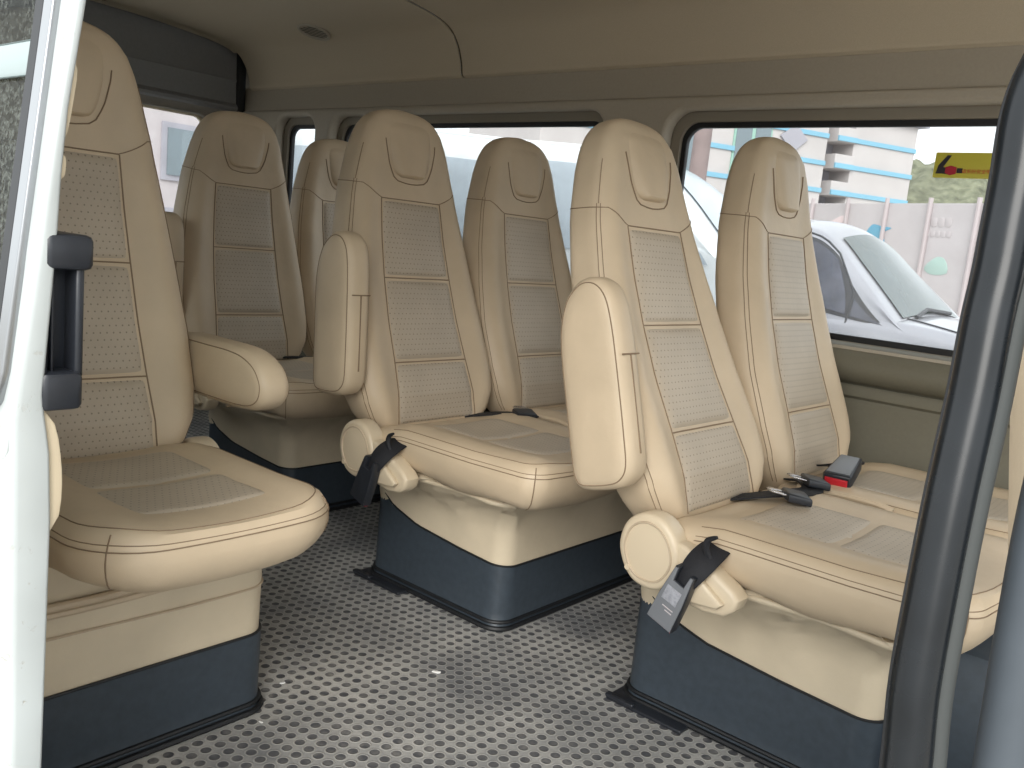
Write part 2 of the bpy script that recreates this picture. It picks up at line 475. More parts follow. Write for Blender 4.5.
def cover_top(x): return float(ip(x, [-.13, -.09, -.04, .05, .2, .4], [.268, .245, .208, .182, .168, .156]))
def skirt_geo(x0, x1, y0, y1, xt1, yt0, yt1, zt, rough=1.):
    L = []
    for z, k in ((.0, 0), (.08, 0), (.15, 0), (.2, .02), (.235, .06), (.265, .16), (.285, .30), (.305, .50), (.322, .75), (zt-.006, .93), (zt, .9)):
        z = z*zt/.345 if z > .2 else z
        lp = []
        for x, y in rrect(x0+.0*k, x1+(xt1-x1)*k, y0+(yt0-y0)*k, y1+(yt1-y1)*k, .045, 8, 16):
            w = rough*1.25*(.007*math.sin(17*x+29*y+40*z)+.005*math.sin(53*x-31*y+60*z)+.004*math.sin(95*x+70*y+110*z))*min(1, k*3)
            f_ = rough*.006*math.exp(-((x-x1-.02)/.07)**2-((y-y0+.04)/.07)**2)*min(1, k*4)*(math.sin(190*(x-y)+60*z)-.3)
            lp.append((x+w+f_, y+w-f_, z+w*.4+f_*.3))
        L.append(lp)
    return loft(L)
def kick_geo(x0, x1, y0, y1, topf, e=.004):
    L = []
    base = rrect(x0-e, x1+e, y0-e, y1+e, .047, 8, 16)
    for k in (0, .02, .06, .3, .6, .9, .98, 1.0):
        fl = .006*max(0, 1-k/.06)
        L.append([(x+(fl if x > (x0+x1)/2 else -fl), y+(fl if y > (y0+y1)/2 else -fl), topf(x)*k+.001) for x, y in base])
    L.append([(x, y, topf(x)+.001) for x, y in rrect(x0+.004, x1-.004, y0+.004, y1-.004, .043, 8, 16)])
    return loft(L, False, False)
def rim_geo(x0, x1, y0, y1, zf, r, e=.006):
    return tube([(x, y, zf(x)) for x, y in rrect(x0-e, x1+e, y0-e, y1+e, .048, 8, 16)], r, 7, True)

EGG = [(-.062, .395), (-.050, .435), (-.018, .458), (.020, .456), (.050, .432), (.066, .395), (.062, .362), (.040, .332), (.008, .322), (-.028, .330), (-.052, .358)]
def seat_parts(root, key, cx=0., rec=0., cush=True):
    """one backrest and one cushion at lateral offset cx under root"""
    def cm(k, f):
        if k not in CACHE: CACHE[k] = mesh(k, *f())
        return CACHE[k]
    b = link('backrest', cm('backrest', back_body), 'leather', root, (0, cx, HZ), (0, R(rec), 0))
    for k, (z0, z1) in enumerate(((.437, .584), (.592, .789), (.797, .987))):
        link('insert_panel', cm('insert_panel%d' % k, lambda: insert_geo(z0, z1)), 'perf_back', b)
    link('headrest_pad', cm('headrest_pad', pad_geo), 'leather', b)
    link('seam', cm('back_seam', back_seams), 'thread', b)
    if cush:
        (vf, L) = cushion_geo(*cush)
        kk = 'cushion%s' % (cush,)
        c = link('seat_cushion', cm(kk, lambda: vf), 'leather', root, (0, cx, 0))
        link('seam', cm(kk+'s', lambda: cushion_seams(L, ((8, .0), (9, -.002), (11, .0)))), 'thread', c)
        dy, x1, zt, zb = cush[:4]
        def ins(u, v, a0, a1):
            x = a0+(a1-a0)*u; a = 2*u-1; bb = 2*v-1; y = bb*.118
            h = .001+.007*(1-abs(a)**14)*(1-abs(bb)**14)
            z = zt+.004-.006*math.exp(-((y/dy)/.45)**2)+.010*max(0, (x-.34)/.2)-.02*max(0, (.12-x)/.12)
            return (x, y+(cush[5] if len(cush) > 5 else 0), z+h-.004)
        for a0, a1 in ((.085, .27), (.274, x1-.075)):
            link('insert_panel', cm(kk+'i%g' % a0, lambda: grid(lambda u, v: ins(u, v, a0, a1), 18, 22)), 'perf_seat', c)
    return b
def armrest_poly(L=.385, W=.140):
    pts = [(0, -.045), (.02, -.066), (.06, -.07), (.15, -.07), (.24, -.07), (.30, -.064), (.35, -.045), (.378, -.015), (.385, .012),
           (.375, .040), (.345, .060), (.29, .068), (.2, .07), (.1, .07), (.04, .067), (.012, .05), (0, .02)]
    return sm2([(a*L/.385, b*W/.14) for a, b in pts], 4)
def armrest(root, base, ang, y0, th=.070, L=.385, W=.14):
    """base: lower end centre (x, z); ang: lean of the long axis from vertical (deg, + = rearwards)"""
    a = R(ang); ux, uz = -math.sin(a), math.cos(a); wx, wz = math.cos(a), math.sin(a)
    poly = armrest_poly(L, W)
    fn = lambda p, q, h: (p*ux+q*wx, h, p*uz+q*wz)
    o = part('armrest', pillow(poly, th, .022, fn, .004), 'leather', root, (base[0], y0, base[1]))
    cs = []
    for ins_, h in ((.011, .004), (.011, th-.004)):
        cs.append(tube([fn(p, q, h) for p, q in inset(poly, ins_)], .0014, 5, True))
    # split line on the front edge of the arm
    f = W/2
    cs.append(seam([fn(p, f-.0005, th*.5) for p in np.linspace(L*.16, L*.62, 8)], .0022))
    cs.append(seam([fn(L*.62, f+.0004, th*k) for k in np.linspace(.12, .88, 8)], .0016))
    part('seam', merge(*cs), 'thread', o)
    return o
def hinge(root, y0, sgn=-1):
    """round recliner cover; y0 = outer face, sgn = outward side"""
    poly = sm2(EGG, 5)
    fn = lambda p, q, h: (p, y0-sgn*h, q)
    o = part('hinge_cover', pillow(poly, .05, .010, fn), 'beige_plastic', root)
    ring = inset(poly, .016)
    part('hinge_rim', tube([(p, y0+sgn*.0005, q) for p, q in ring], .0022, 6, True), 'piping', o)
    part('hinge_screw', tube([(-.034, y0+sgn*.004, .352), (-.034, y0-sgn*.004, .352)], .0055, 12), 'beige_plastic', o)
    part('hinge_slot', box(.040, .050, y0+.004 if sgn < 0 else y0-.03, y0+.03 if sgn < 0 else y0-.004, .385, .415), 'seal', o)
    return o
def lever(root, y0):
    poly = ccw([(.045, .425), (.075, .420), (.120, .398), (.168, .372), (.183, .358), (.178, .338), (.160, .322), (.120, .316), (.080, .322), (.045, .345)])
    o = part('recliner_bracket', pillow(poly, .045, .009, lambda p, q, h: (p, y0+h, q)), 'beige_plastic', root)
    poly2 = ccw([(.070, .392), (.108, .382), (.160, .346), (.150, .335), (.100, .330), (.075, .345)])
    part('recliner_lever', pillow(poly2, .016, .006, lambda p, q, h: (p, y0-.013+h, q)), 'beige_plastic', o)
def hang_buckle(root, y0, dark=False):
    # webbing folded over the bracket
    A = [(.095, .425), (.120, .432), (.150, .420)]
    def web(u, v):
        top = Vector((.096+.046*u, y0+.040, .436-.010*u)); mid = Vector((.084+.058*u, y0-.018, .424-.022*u)); low = Vector((.076+.032*u, y0-.016, .366-.008*u))
        p = top*(1-v)**2+mid*2*v*(1-v)*1.0+low*v**2
        return (p.x, p.y-.006*math.sin(math.pi*u), p.z)
    g1 = grid(web, 8, 12)
    back = ([(x, y+.004, z-.001) for x, y, z in g1[0]], [f[::-1] for f in g1[1]])
    w = part('belt_webbing', merge(g1, back), 'web', root)
    part('webbing_hook', tube(smooth_path([(.122, y0+.012, .412), (.112, y0+.010, .430), (.114, y0+.010, .446), (.130, y0+.008, .456)], 5), [.006]*10+[.0055, .005, .0045, .004, .0035, .003], 7), 'web', w)
    # buckle: tapered case hanging from the webbing
    a, b = Vector((.094, 0, .380)), Vector((.062, 0, .290))
    d = (b-a).normalized(); s = Vector((d.z, 0, -d.x))
    def q(l, w_): p = a+d*l+s*w_; return (p.x, p.z)
    Lg = (b-a).length
    poly = ccw([q(-.012, -.020), q(-.012, -.012), q(.012, -.010), q(.012, .010), q(-.012, .012), q(-.012, .020), q(Lg*.5, .0255), q(Lg+.005, .027), q(Lg+.005, -.027), q(Lg*.5, -.0255)])
    bk = part('belt_buckle', pillow(poly, .022, .002, lambda x, z, h: (x, y0-.028+h, z)), 'black_plastic', root)
    pf = inset(poly, .0015)
    part('buckle_face', pillow(pf, .003, .001, lambda x, z, h: (x, y0-.0305+h, z)), 'black_plastic' if dark else 'grey_plastic', bk)
    if not dark:
        pl = ccw([q(.024, -.014), q(.024, .016), q(.052, .016), q(.052, -.014)])
        part('buckle_label', pillow(pl, .0012, .0003, lambda x, z, h: (x, y0-.0317+h, z)), plain('silver_label', srgb(168, 170, 178), .35, nscale=160, namt=.35), bk)
        for k, ww in ((.062, .014), (.068, .009)):
            pl = ccw([q(k, -.014), q(k, -.014+ww*1.6), q(k+.0016, -.014+ww*1.6), q(k+.0016, -.014)])
            part('buckle_print', pillow(pl, .001, .0002, lambda x, z, h: (x, y0-.0315+h, z)), 'mural_grey', bk)
    pr = ccw([q(Lg+.001, -.024), q(Lg+.001, .020), q(Lg+.009, .020), q(Lg+.009, -.024)])
    part('release_button', pillow(pr, .012, .001, lambda x, z, h: (x, y0-.022+h, z)), 'red_plastic', bk)
def plate(root, x0, y0):
    o = part('mounting_plate', box(x0-.018, x0+.16, y0-.045, y0+.02, .0, .008, .003), 'black_plastic', root)
    part('plate_lip', box(x0-.018, x0+.05, y0-.050, y0-.034, .008, .016, .003), 'black_plastic', o)
def loose_tongue(root, c, az, tilt=8, name='belt_tongue'):
    ca, sa = math.cos(R(az)), math.sin(R(az))
    def fn(a, b, h): return (c[0]+a*ca-b*sa, c[1]+a*sa+b*ca, c[2]+h+a*math.sin(R(tilt)))
    o = part(name, pillow(ccw([(-.032, -.028), (.014, -.028), (.018, -.018), (.018, .018), (.014, .028), (-.032, .028)]), .018, .005, fn), 'black_plastic', root)
    part('tongue_blade', merge(pillow(ccw([(.014, -.020), (.044, -.017), (.05, -.010), (.05, -.004), (.014, -.006)]), .0025, .0006, lambda a, b, h: fn(a, b, h+.010)),
                               pillow(ccw([(.014, .006), (.05, .004), (.05, .010), (.044, .017), (.014, .020)]), .0025, .0006, lambda a, b, h: fn(a, b, h+.010)),
                               pillow(ccw([(.042, -.016), (.05, -.010), (.05, .010), (.042, .016)]), .0025, .0006, lambda a, b, h: fn(a, b, h+.010))), 'steel', o)
    return o
def strap(root, pts, w=.044, th=.004):
    P = smooth_path(pts, 6); L = []
    for i, p in enumerate(P):
        t = (P[min(i+1, len(P)-1)]-P[max(i-1, 0)]).normalized()
        s = t.cross(Vector((0, 0, 1))).normalized(); n = s.cross(t)
        L.append([p+s*(w/2)*a+n*(th/2)*b for a, b in ((-1, -1), (1, -1), (1, 1), (-1, 1))])
    return part('belt_webbing', loft(L), 'web', root)

CU = (.226, .525, .452, .345)
PIT = .47
def bench(name, label, x, y, rec0, rec1, arm, bx1=.345, dark=False, front_row=False, rear=False):
    root = thing(name, label, 'seat', (x, y, 0), 'two-seat benches along the window wall')
    seat_parts(root, 'a', 0., rec0, CU); seat_parts(root, 'b', PIT, rec1, CU)
    armrest(root, arm[0], arm[1], arm[2])
    hinge(root, -.263); lever(root, -.258)
    hang_buckle(root, -.268, dark)
    y0, y1 = -.08, PIT+.08
    part('base_skirt', skirt_geo(-.12, bx1, y0, y1, bx1+.075, -.185, PIT+.185, .352), 'skirt', root)
    q = [(x_, y_, .345+.003*math.sin(19*x_+23*y_)) for x_, y_ in rrect(-.10, bx1+.066, -.178, PIT+.178, .06, 8, 16)]
    part('skirt_piping', tube(q, .0065, 8, True), 'skirt', root)
    k = part('kick_cover', kick_geo(-.12, bx1, y0, y1, cover_top), 'black_vinyl', root)
    part('cover_piping', rim_geo(-.12, bx1, y0, y1, lambda x: cover_top(x), .0028, .003), 'black_rubber', k)
    part('bottom_trim', merge(rim_geo(-.12, bx1, y0, y1, lambda x: .022, .0045, .006), rim_geo(-.12, bx1, y0, y1, lambda x: .007, .006, .009)), 'black_rubber', k)
    plate(root, -.115, y0)
    return root
bm = bench('bench_seat', 'two-seat beige leather bench in the middle, its black base whole in view', -1.6, 1.6, 0., 0., ((-.055, .515), 3., -.312), dark=True)
bf = bench('bench_seat', 'beige two-seat bench nearest the door, grey buckle hanging at its side', -.777, 1.6, -7., .3, ((-.080, .490), 15., -.312), bx1=.385)
br = bench('bench_seat', 'shaded beige two-seat bench at the back by the rear doors', -2.54, 1.651, 6.8, .5, ((-.075, .515), 0., -.305), bx1=.345, dark=True)
# loose belts lying on the benches
for root, c, az in ((bm, (.13, .20, .456), 150), (bf, (.115, .075, .463), 218), (bf, (.095, .215, .468), 222), (br, (.12, .23, .456), 140)):
    loose_tongue(root, c, az)
strap(bm, [(-.03, .11, .43), (.07, .16, .456), (.14, .23, .459), (.12, .30, .452)], .04)
strap(bf, [(-.03, .06, .43), (.07, .10, .461), (.11, .18, .465), (.07, .26, .462), (.02, .30, .45)], .045)
strap(br, [(.02, .12, .45), (.1, .2, .458), (.12, .3, .456)], .04)
# rolled seam lip between the two cushions of a bench
for root in (bm, bf):
    part('cushion_piping', tube(smooth_path([(.06, .2365, .452), (.14, .236, .458), (.22, .236, .459), (.26, .236, .452)], 5), .008, 8), 'leather', root)
# red-button buckle standing by the window seat of the nearest bench
def red_buckle(root):
    c, az, tl = Vector((.115, .345, .486)), R(-84), R(-14)
    Mx = Matrix.Translation(c) @ Matrix.Rotation(az, 4, 'Z') @ Matrix.Rotation(-tl, 4, 'Y') @ Matrix.Rotation(R(0), 4, 'X')
    g = lambda a, b, h: tuple(Mx @ Vector((a, b, h)))
    o = part('belt_buckle', pillow(ccw([(-.05, -.024), (.055, -.030), (.060, -.026), (.060, .026), (.055, .030), (-.05, .024)]), .034, .005, lambda a, b, h: g(a, b, h-.017)), 'black_plastic', root)
    part('buckle_face', pillow(ccw([(-.045, -.020), (.050, -.025), (.050, .025), (-.045, .020)]), .003, .001, lambda a, b, h: g(a, b, h+.0155)), 'grey_plastic', o)
    part('release_button', pillow(ccw([(-.024, -.013), (.024, -.013), (.024, .008), (-.024, .008)]), .006, .002, lambda a, b, h: g(.0575+h, a, b)), 'red_plastic', o)
    strap(root, [g(-.05, 0, 0), g(-.08, 0, -.01), (.03, .47, .462), (-.01, .50, .45)], .04)
red_buckle(bf)

def single(name, label, x, y, rec, arm, cush=CU, bx1=.29):
    root = thing(name, label, 'seat', (x, y, 0))
    seat_parts(root, 's', 0., rec, cush)
    if arm:
        armrest(root, *arm)
    hinge(root, .262, 1)
    sk = part('base_skirt', skirt_geo(-.12, bx1, -.225, .222, bx1+.03, -.20, .215, .388, .4), 'skirt', root)
    zz = lambda z, e: tube([(x_, y_, z+.002*math.sin(21*x_+17*y_)) for x_, y_ in rrect(-.12, bx1+e, -.228, .224, .045, 8, 16)], .0065, 8, True)
    part('skirt_piping', merge(zz(.312, .020), zz(.298, .015)), 'leather', sk)
    part('skirt_fold', tube([(x_, y_, .250+.004*math.sin(11*x_+7*y_)+.03*max(0, y_-.05)) for x_, y_ in rrect(-.12, bx1+.004, -.224, .222, .045, 8, 16)], .0022, 6, True), 'piping', sk)
    topf = lambda q: .158
    k = part('kick_cover', kick_geo(-.12, bx1, -.225, .222, topf), 'black_vinyl', root)
    part('cover_piping', rim_geo(-.12, bx1, -.225, .222, topf, .0028, .003), 'black_rubber', k)
    part('bottom_trim', merge(rim_geo(-.12, bx1, -.225, .222, lambda x: .022, .0045, .006), rim_geo(-.12, bx1, -.225, .222, lambda x: .007, .006, .009)), 'black_rubber', k)
    return root
single('single_seat', 'single beige leather seat beside the open door with lowered armrest', -1.603, .70, 5.4, ((-.127, .602), -90., .234, .072, .335, .122), (.212, .512, .468, .370, .10, .004))
single('front_seat', 'beige front passenger seat back behind the black pole', .062, .78, 6., None, (.232, .525, .455, .35))

# ------------------------------------------------------------------ van interior
part('floor', box(-3.95, 1.3, .44, 2.40, -.05, 0.), 'floor', kind='structure')
part('trim_1', box(-1.12, -.06, .36, .45, -.30, -.002, .01), 'black_rubber', kind='structure')
YW = 2.375
def rr(x0, x1, z0, z1, r): return rrect(x0, x1, z0, z1, r, 8, 4)
WIN = [(-1.452, .35, .742, 1.312, .055), (-3.085, -1.745, .742, 1.320, .055), (-3.475, -3.255, .742, 1.322, .05)]
g = lambda w, e: rr(w[0]-e, w[1]+e, w[2]-e, w[3]+e, w[4]+e*.6)
outer = [(-3.95, .715), (1.3, .715), (1.3, 1.385), (-3.95, 1.385)]
holed('wall_left', outer, [g(w, .034) for w in WIN], .014, .013, T(0, YW, 0) @ XZ, 'trim', kind='structure')
holed('trim_2', outer, [g(w, .006) for w in WIN], .006, .002, T(0, YW+.032, 0) @ XZ, 'trim_dark', kind='structure')
part('wall_outer', merge(box(-3.95, 1.3, 2.44, 2.46, -.3, .70), box(-3.95, 1.3, 2.44, 2.46, 1.36, 1.62)), 'van_white', kind='structure', smooth=False)
for i, w in enumerate(WIN):
    wr = D.objects.new('window_%d' % (i+1), None); COL.objects.link(wr); wr['kind'] = 'structure'
    wr.location = ((w[0]+w[1])/2, YW+.045, w[2])
    off = T(-wr.location.x, 0, -wr.location.z)
    holed('window_seal', g(w, .014), [g(w, -.010)], .006, .003, off @ XZ, 'seal', wr)
    part('window_pane', grid(lambda u, v: (w[0]-.01+(w[1]-w[0]+.02)*u-wr.location.x, .006, w[2]-.01+(w[3]-w[2]+.02)*v-wr.location.z), 1, 1), 'glass', wr, smooth=False)
def extr(profile, x0, x1, nx=1, f=None):
    L = []
    for i in range(nx+1):
        x = x0+(x1-x0)*i/nx
        L.append([(x, y, z) for y, z in profile])
    return loft(L, False, False, False)
# lower wall panel with its rolled sill ledge
low = [(2.40, .735), (2.378, .734), (2.362, .728), (2.345, .718), (2.332, .704), (2.325, .688), (2.324, .672), (2.330, .655), (2.343, .642), (2.358, .634), (2.368, .631), (2.370, .627), (2.358, .628), (2.354, .620), (2.353, .600), (2.362, .592), (2.361, .582), (2.355, .575), (2.352, .30), (2.352, .285), (2.36, .28), (2.36, .0)]
part('wall_lower', extr(low, -3.95, 1.3), 'panel', kind='structure')
# band above the windows: ledge, recess, up to the ceiling seam
up = [(2.385, 1.362), (2.361, 1.364), (2.360, 1.372), (2.366, 1.41), (2.372, 1.45), (2.375, 1.478), (2.375, 1.49)]
part('wall_upper', extr(up, -3.95, 1.3), 'trim', kind='structure')
cl = [(2.374, 1.478), (2.366, 1.482), (2.358, 1.490), (2.350, 1.53), (2.325, 1.585), (2.28, 1.63), (2.20, 1.655), (2.05, 1.672), (1.8, 1.688), (1.4, 1.695), (1.0, 1.688), (.75, 1.672), (.6, 1.652), (.52, 1.62), (.47, 1.56), (.45, 1.48), (.44, 1.46)]
clp = [(p.x, p.y) for p in smooth_path([(a, b, 0) for a, b in cl], 4)]
sx = -2.374
part('ceiling', merge(extr(clp, -3.74, sx-.004), extr(clp, sx+.004, 1.3)), 'liner', kind='structure')
gl = [(y+(-.0 if y > 1.4 else .0), z+.006) for y, z in clp]
part('trim_3', extr([(y+(.006 if y > 2.3 else 0), z+.005) for y, z in clp], sx-.01, sx+.01), 'liner_edge', kind='structure')
part('ceiling_edge', merge(extr([(y, z-.004) for y, z in clp[20:]], -3.76, -3.70), loft([[(-3.76, y, z-.004) for y, z in clp[20:]], [(-3.76, y, z+.05) for y, z in clp[20:]]], False, False, False)), 'liner', kind='structure')
part('roof', merge(extr([(y+.05*(1 if y > 1.4 else -1)*(abs(y-1.4)/.95)**4, z+.06) for y, z in clp], -3.98, 1.3)), 'van_white', kind='structure')
# rear wall: two door leaves with windows, a dark header over them
XR = -3.80
rear_holes = [rr(1.46, 2.20, .80, 1.338, .05), rr(.60, 1.34, .80, 1.338, .05)]
holed('wall_rear', [(.44, -.02), (2.335, -.02), (2.335, 1.385), (.44, 1.385)], rear_holes, .015, .008, T(XR-.03, 0, 0) @ YZ, 'rear_trim', kind='structure')
hd = [(XR+.012, 1.372), (XR+.030, 1.380), (XR+.034, 1.392), (XR+.026, 1.402), (XR+.016, 1.41), (XR+.010, 1.50), (XR+.014, 1.512), (XR+.010, 1.52), (XR+.004, 1.62), (XR+.004, 1.75)]
part('wall_header', loft([[(x, y, z) for x, z in hd] for y in (.44, 2.318)], False, False, False), 'header', kind='structure')
part('trim_4', box(XR-.02, XR+.03, 2.318, 2.362, -.01, 1.70, .012), 'seal', kind='structure')
part('wall_corner', box(XR-.04, XR-.01, 2.34, 2.42, 0, 1.6), 'trim', kind='structure')
for i, (y0, y1) in enumerate(((1.46, 2.20), (.60, 1.34))):
    wr = D.objects.new('window_%d' % (i+4), None); COL.objects.link(wr); wr['kind'] = 'structure'
    wr.location = (XR-.05, (y0+y1)/2, .80); o_ = T(0, -wr.location.y, -wr.location.z)
    holed('window_frame', rr(y0-.02, y1+.02, .78, 1.358, .06), [rr(y0+.012, y1-.012, .812, 1.328, .045)], .006, .003, o_ @ YZ, 'cream_edge', wr)
    part('window_pane', grid(lambda u, v: (-.012, (y0+(y1-y0)*u)-wr.location.y, .8+.54*v-wr.location.z), 1, 1), 'glass', wr, smooth=False)
# right wall behind the open door, and the roof rail over the door opening
rw = [rr(-3.7, -2.75, .76, 1.31, .05), rr(-2.6, -1.62, .76, 1.31, .05)]
holed('wall_right', [(-3.95, -.3), (-1.32, -.3), (-1.32, 1.60), (-3.95, 1.60)], rw, .012, .006, T(0, .430, 0) @ XZ, 'trim', kind='structure')
holed('wall_right_outer', [(-3.97, -.35), (-1.30, -.35), (-1.30, 1.66), (-3.97, 1.66)], rw, .006, .003, T(0, .402, 0) @ XZ, 'van_white', kind='structure')
for i, (x0, x1) in enumerate(((-3.7, -2.75), (-2.6, -1.62))):
    part('window_%d' % (i+6), box(x0-.01, x1+.01, .414, .419, .75, 1.32), 'glass', kind='structure', smooth=False)
part('wall_rail', box(-1.2, 1.3, .385, .46, 1.50, 1.70, .02), 'van_white', kind='structure')
# black step box in front of the nearest bench
part('trim_5', box(-.365, 1.0, 1.56, 2.35, 0., .325, .02), 'black_vinyl', kind='structure')

# ceiling vent: oval ring with slanted slats
vn = thing('ceiling_vent', 'small oval slatted vent in the ceiling near the rear corner', 'vent', (-3.062, 2.205, 1.652))
tilt = Matrix.Rotation(R(-14), 4, 'X')
def oval(a, b, n=40): return [(a*math.cos(2*math.pi*i/n), b*math.sin(2*math.pi*i/n)) for i in range(n)]
vt = lambda p: tuple(tilt @ Vector(p))
part('vent_rim', tube([vt((x, y, -.002)) for x, y in oval(.064, .060)], .007, 8, True), 'trim', vn)
part('vent_back', loft([[vt((x, y, z)) for x, y in oval(.06, .056)] for z in (-.001, .004)]), 'seal', vn)
for k in range(-3, 4):
    yy = k*.0155; hx = .058*math.sqrt(max(0, 1-(yy/.058)**2))
    a = R(35)
    part('slat', loft([[vt((x*math.cos(a)-yy*math.sin(a), x*math.sin(a)+yy*math.cos(a), z)) for yy, z in ((yy-.003, -.004), (yy+.003, -.004), (yy+.003, -.003), (yy-.003, -.003))] for x in (-hx, hx)]), 'trim', vn, smooth=False)

# sticker on the window glass, lettering and belt pictogram as its parts
st = thing('window_sticker', 'yellow belt-warning sticker with red characters on the window glass', 'sticker', (-.722, YW+.038, 1.176))
part('sticker_sheet', pillow(rrect(0, .20, 0, .062, .003, 3, 2), .0012, .0003, lambda a, b, h: (a, h, b)), 'sticker', st)
def flat2(pl, y=-.0012): return pillow(ccw(pl), .0008, .0001, lambda a, b, h: (a, y+h, b))
part('belt_symbol', merge(flat2([(.006, .010), (.020, .010), (.022, .026), (.038, .055), (.028, .055), (.010, .030)]), flat2([(.020, .010), (.040, .008), (.040, .024), (.022, .026)]), flat2([(.055, .012), (.068, .012), (.068, .024), (.055, .024)])), 'sticker_black', st, smooth=False)
part('buckle_symbol', flat2([(.028, .012), (.040, .006), (.054, .010), (.054, .026), (.040, .030), (.028, .026)], -.0018), 'sticker_buckle', st, smooth=False)
cu = D.curves.new('belt_lettering', 'FONT'); cu.body = '请系好安全带'; cu.size = .0112; cu.space_character = 1.0; cu.extrude = .0002
to = D.objects.new('tmp', cu); COL.objects.link(to); bpy.context.view_layer.update()
dg = bpy.context.evaluated_depsgraph_get(); me = D.meshes.new_from_object(to.evaluated_get(dg)); D.objects.remove(to)
me.transform(XZ); me.materials.clear()
link('lettering', me, 'sticker_red', st, (.0665, -.0018, .0125))

# paper scraps on the floor
for k, (x, y, a, lab) in enumerate(((-1.206, 1.273, .5, 'white paper scrap on the open floor before the middle bench'), (-1.365, .999, 1.2, 'tiny white paper scrap on the floor beside the single seat'), (-1.271, .888, .2, 'white crumb of paper at the foot of the single seat'))):
    s = (1, .6, .45)[k]
    o = part('paper_scrap', pillow(ccw([(-.009*s, -.003*s), (.004*s, -.004*s), (.010*s, -.001*s), (.009*s, .004*s), (-.008*s, .003*s)]), .002, .0005, lambda a_, b_, h: (a_, b_, h+.15*abs(a_))), 'paper', None, (x, y, .0005), (0, 0, a))
    tag(o, lab, 'paper scrap', 'paper scraps on the floor')

# ------------------------------------------------------------------ door opening in front: pole, rubber strip
P0 = [(-.0490, .3560, .0), (-.0660, .3830, .20), (-.0820, .4160, .40), (-0.0986, 0.4532, 0.6296), (-0.1018, 0.4597, 0.6732), (-0.1057, 0.4646, 0.7121), (-0.1078, 0.473, 0.7604), (-0.1092, 0.4821, 0.8093), (-0.1097, 0.4921, 0.8583), (-0.1109, 0.4995, 0.8985), (-0.111, 0.5046, 0.9225), (-0.1118, 0.5089, 0.9465), (-0.1126, 0.5133, 0.9704), (-0.1144, 0.5193, 1.006), (-0.1117, 0.5266, 1.0303), (-0.105, 0.5372, 1.0532)]
P0 += [(-.086, .546, 1.078), (-.060, .548, 1.12), (-.030, .540, 1.25), (-.020, .505, 1.40), (-.020, .462, 1.53)]
pp = smooth_path(P0, 8)
pl = thing('grab_pole', 'glossy black sleeved pole standing close at the door opening', 'pole', P0[0])
rel = lambda ps: [tuple(Vector(p)-Vector(P0[0])) for p in ps]
part('pole_sleeve', tube(rel(pp), .0118, 20), 'pole', pl)
part('sleeve_flange', tube(rel([(p.x+.0105, p.y+.007, p.z-.002) for p in pp]), .0062, 10), 'tube_flange', pl)
part('sleeve_fold', tube(rel([(p.x-.0117, p.y+.002, p.z) for p in pp]), .0022, 8), 'seal', pl)
P1 = [(-.020, .395, .0), (-.034, .422, .17), (-.050, .452, .35), (-.062, .482, .62), (-.068, .498, .74), (-.070, .508, .82), (-.066, .516, .90), (-.050, .524, 1.0), (.030, .520, 1.2), (.060, .490, 1.38), (.060, .455, 1.53)]
pq = smooth_path(P1, 8)
tp = tag(part('door_seal', tube([tuple(Vector(p)-Vector(P1[0])) for p in pq], .0135, 16), 'grey_tube', None, P1[0]), 'grey rubber door seal in the bottom corner beside the black pole', 'door seal')

# ------------------------------------------------------------------ sliding door, slid open: outer skin with window, front edge, inner handle
dr = D.objects.new('door_1', None); COL.objects.link(dr); dr['kind'] = 'structure'
dr.location = (-.90, .33, -.30)
DO = dr.location
yo = lambda z: .326+.140*(z-.718) if z > .70 else .3235
yi = lambda z: float(ip(z, [-.3, .317, .461, .632, .665, .716, .863, .977, 1.1, 1.7], [.352, .359, .362, .365, .362, .355, .366, .372, .390, .474]))
def dsh(o, f=yo):
    for v in o.data.vertices: v.co.y += f(v.co.z+DO.z)-DO.y
    return o
zl = .685
dsh(holed('window_frame', rr(-1.15, -.004, zl-DO.z-.03, 1.70-DO.z, .015), [[(-1.05, .712-DO.z), (-.075, .712-DO.z), (-.058, .716-DO.z), (-.046, .728-DO.z), (-.043, .745-DO.z), (-.066, 1.15-DO.z), (-.075, 1.30-DO.z), (-.10, 1.34-DO.z), (-1.02, 1.34-DO.z)]], .002, .0015, T(0, .003, 0) @ XZ, 'door_white', dr))
def ring(d0, d1, dep, y, mat, name):
    q = [(-1.05, .712-DO.z), (-.075, .712-DO.z), (-.058, .716-DO.z), (-.046, .728-DO.z), (-.043, .745-DO.z), (-.066, 1.15-DO.z), (-.075, 1.30-DO.z), (-.10, 1.34-DO.z), (-1.02, 1.34-DO.z)]
    return dsh(holed(name, inset(q, -d0), [inset(q, d1)], dep, .002, T(0, y, 0) @ XZ, mat, dr))
ring(.030, -.008, .004, -.002, 'silver', 'window_trim')
ring(.010, .012, .005, -.001, 'seal', 'window_seal')
pn = dsh(part('window_pane', grid(lambda u, v: (-1.05+1.01*u, .002, .705-DO.z+(1.345-.705)*v), 1, 12), 'glass_dirty', dr))
L = []
for z in list(np.linspace(-.27, .66, 14))+[.68, .70, .72]+list(np.linspace(.75, 1.68, 16)):
    a, b = yo(z), yi(z)
    rr_ = min(.010, (b-a)*.4)
    L.append([(x, y-DO.y, z-DO.z) for x, y in rrect(-.060 if z > .69 else -1.15, 0, a, b, (.002, rr_, .004, .002), 4, 2)])
K = 16
part('door_panel', loft(L[:K]), 'door_white', dr); part('door_edge', loft([[(max(p[0], -.06), p[1], p[2]) for p in L[K-1]]]+L[K:]), 'door_white', dr)
L = []
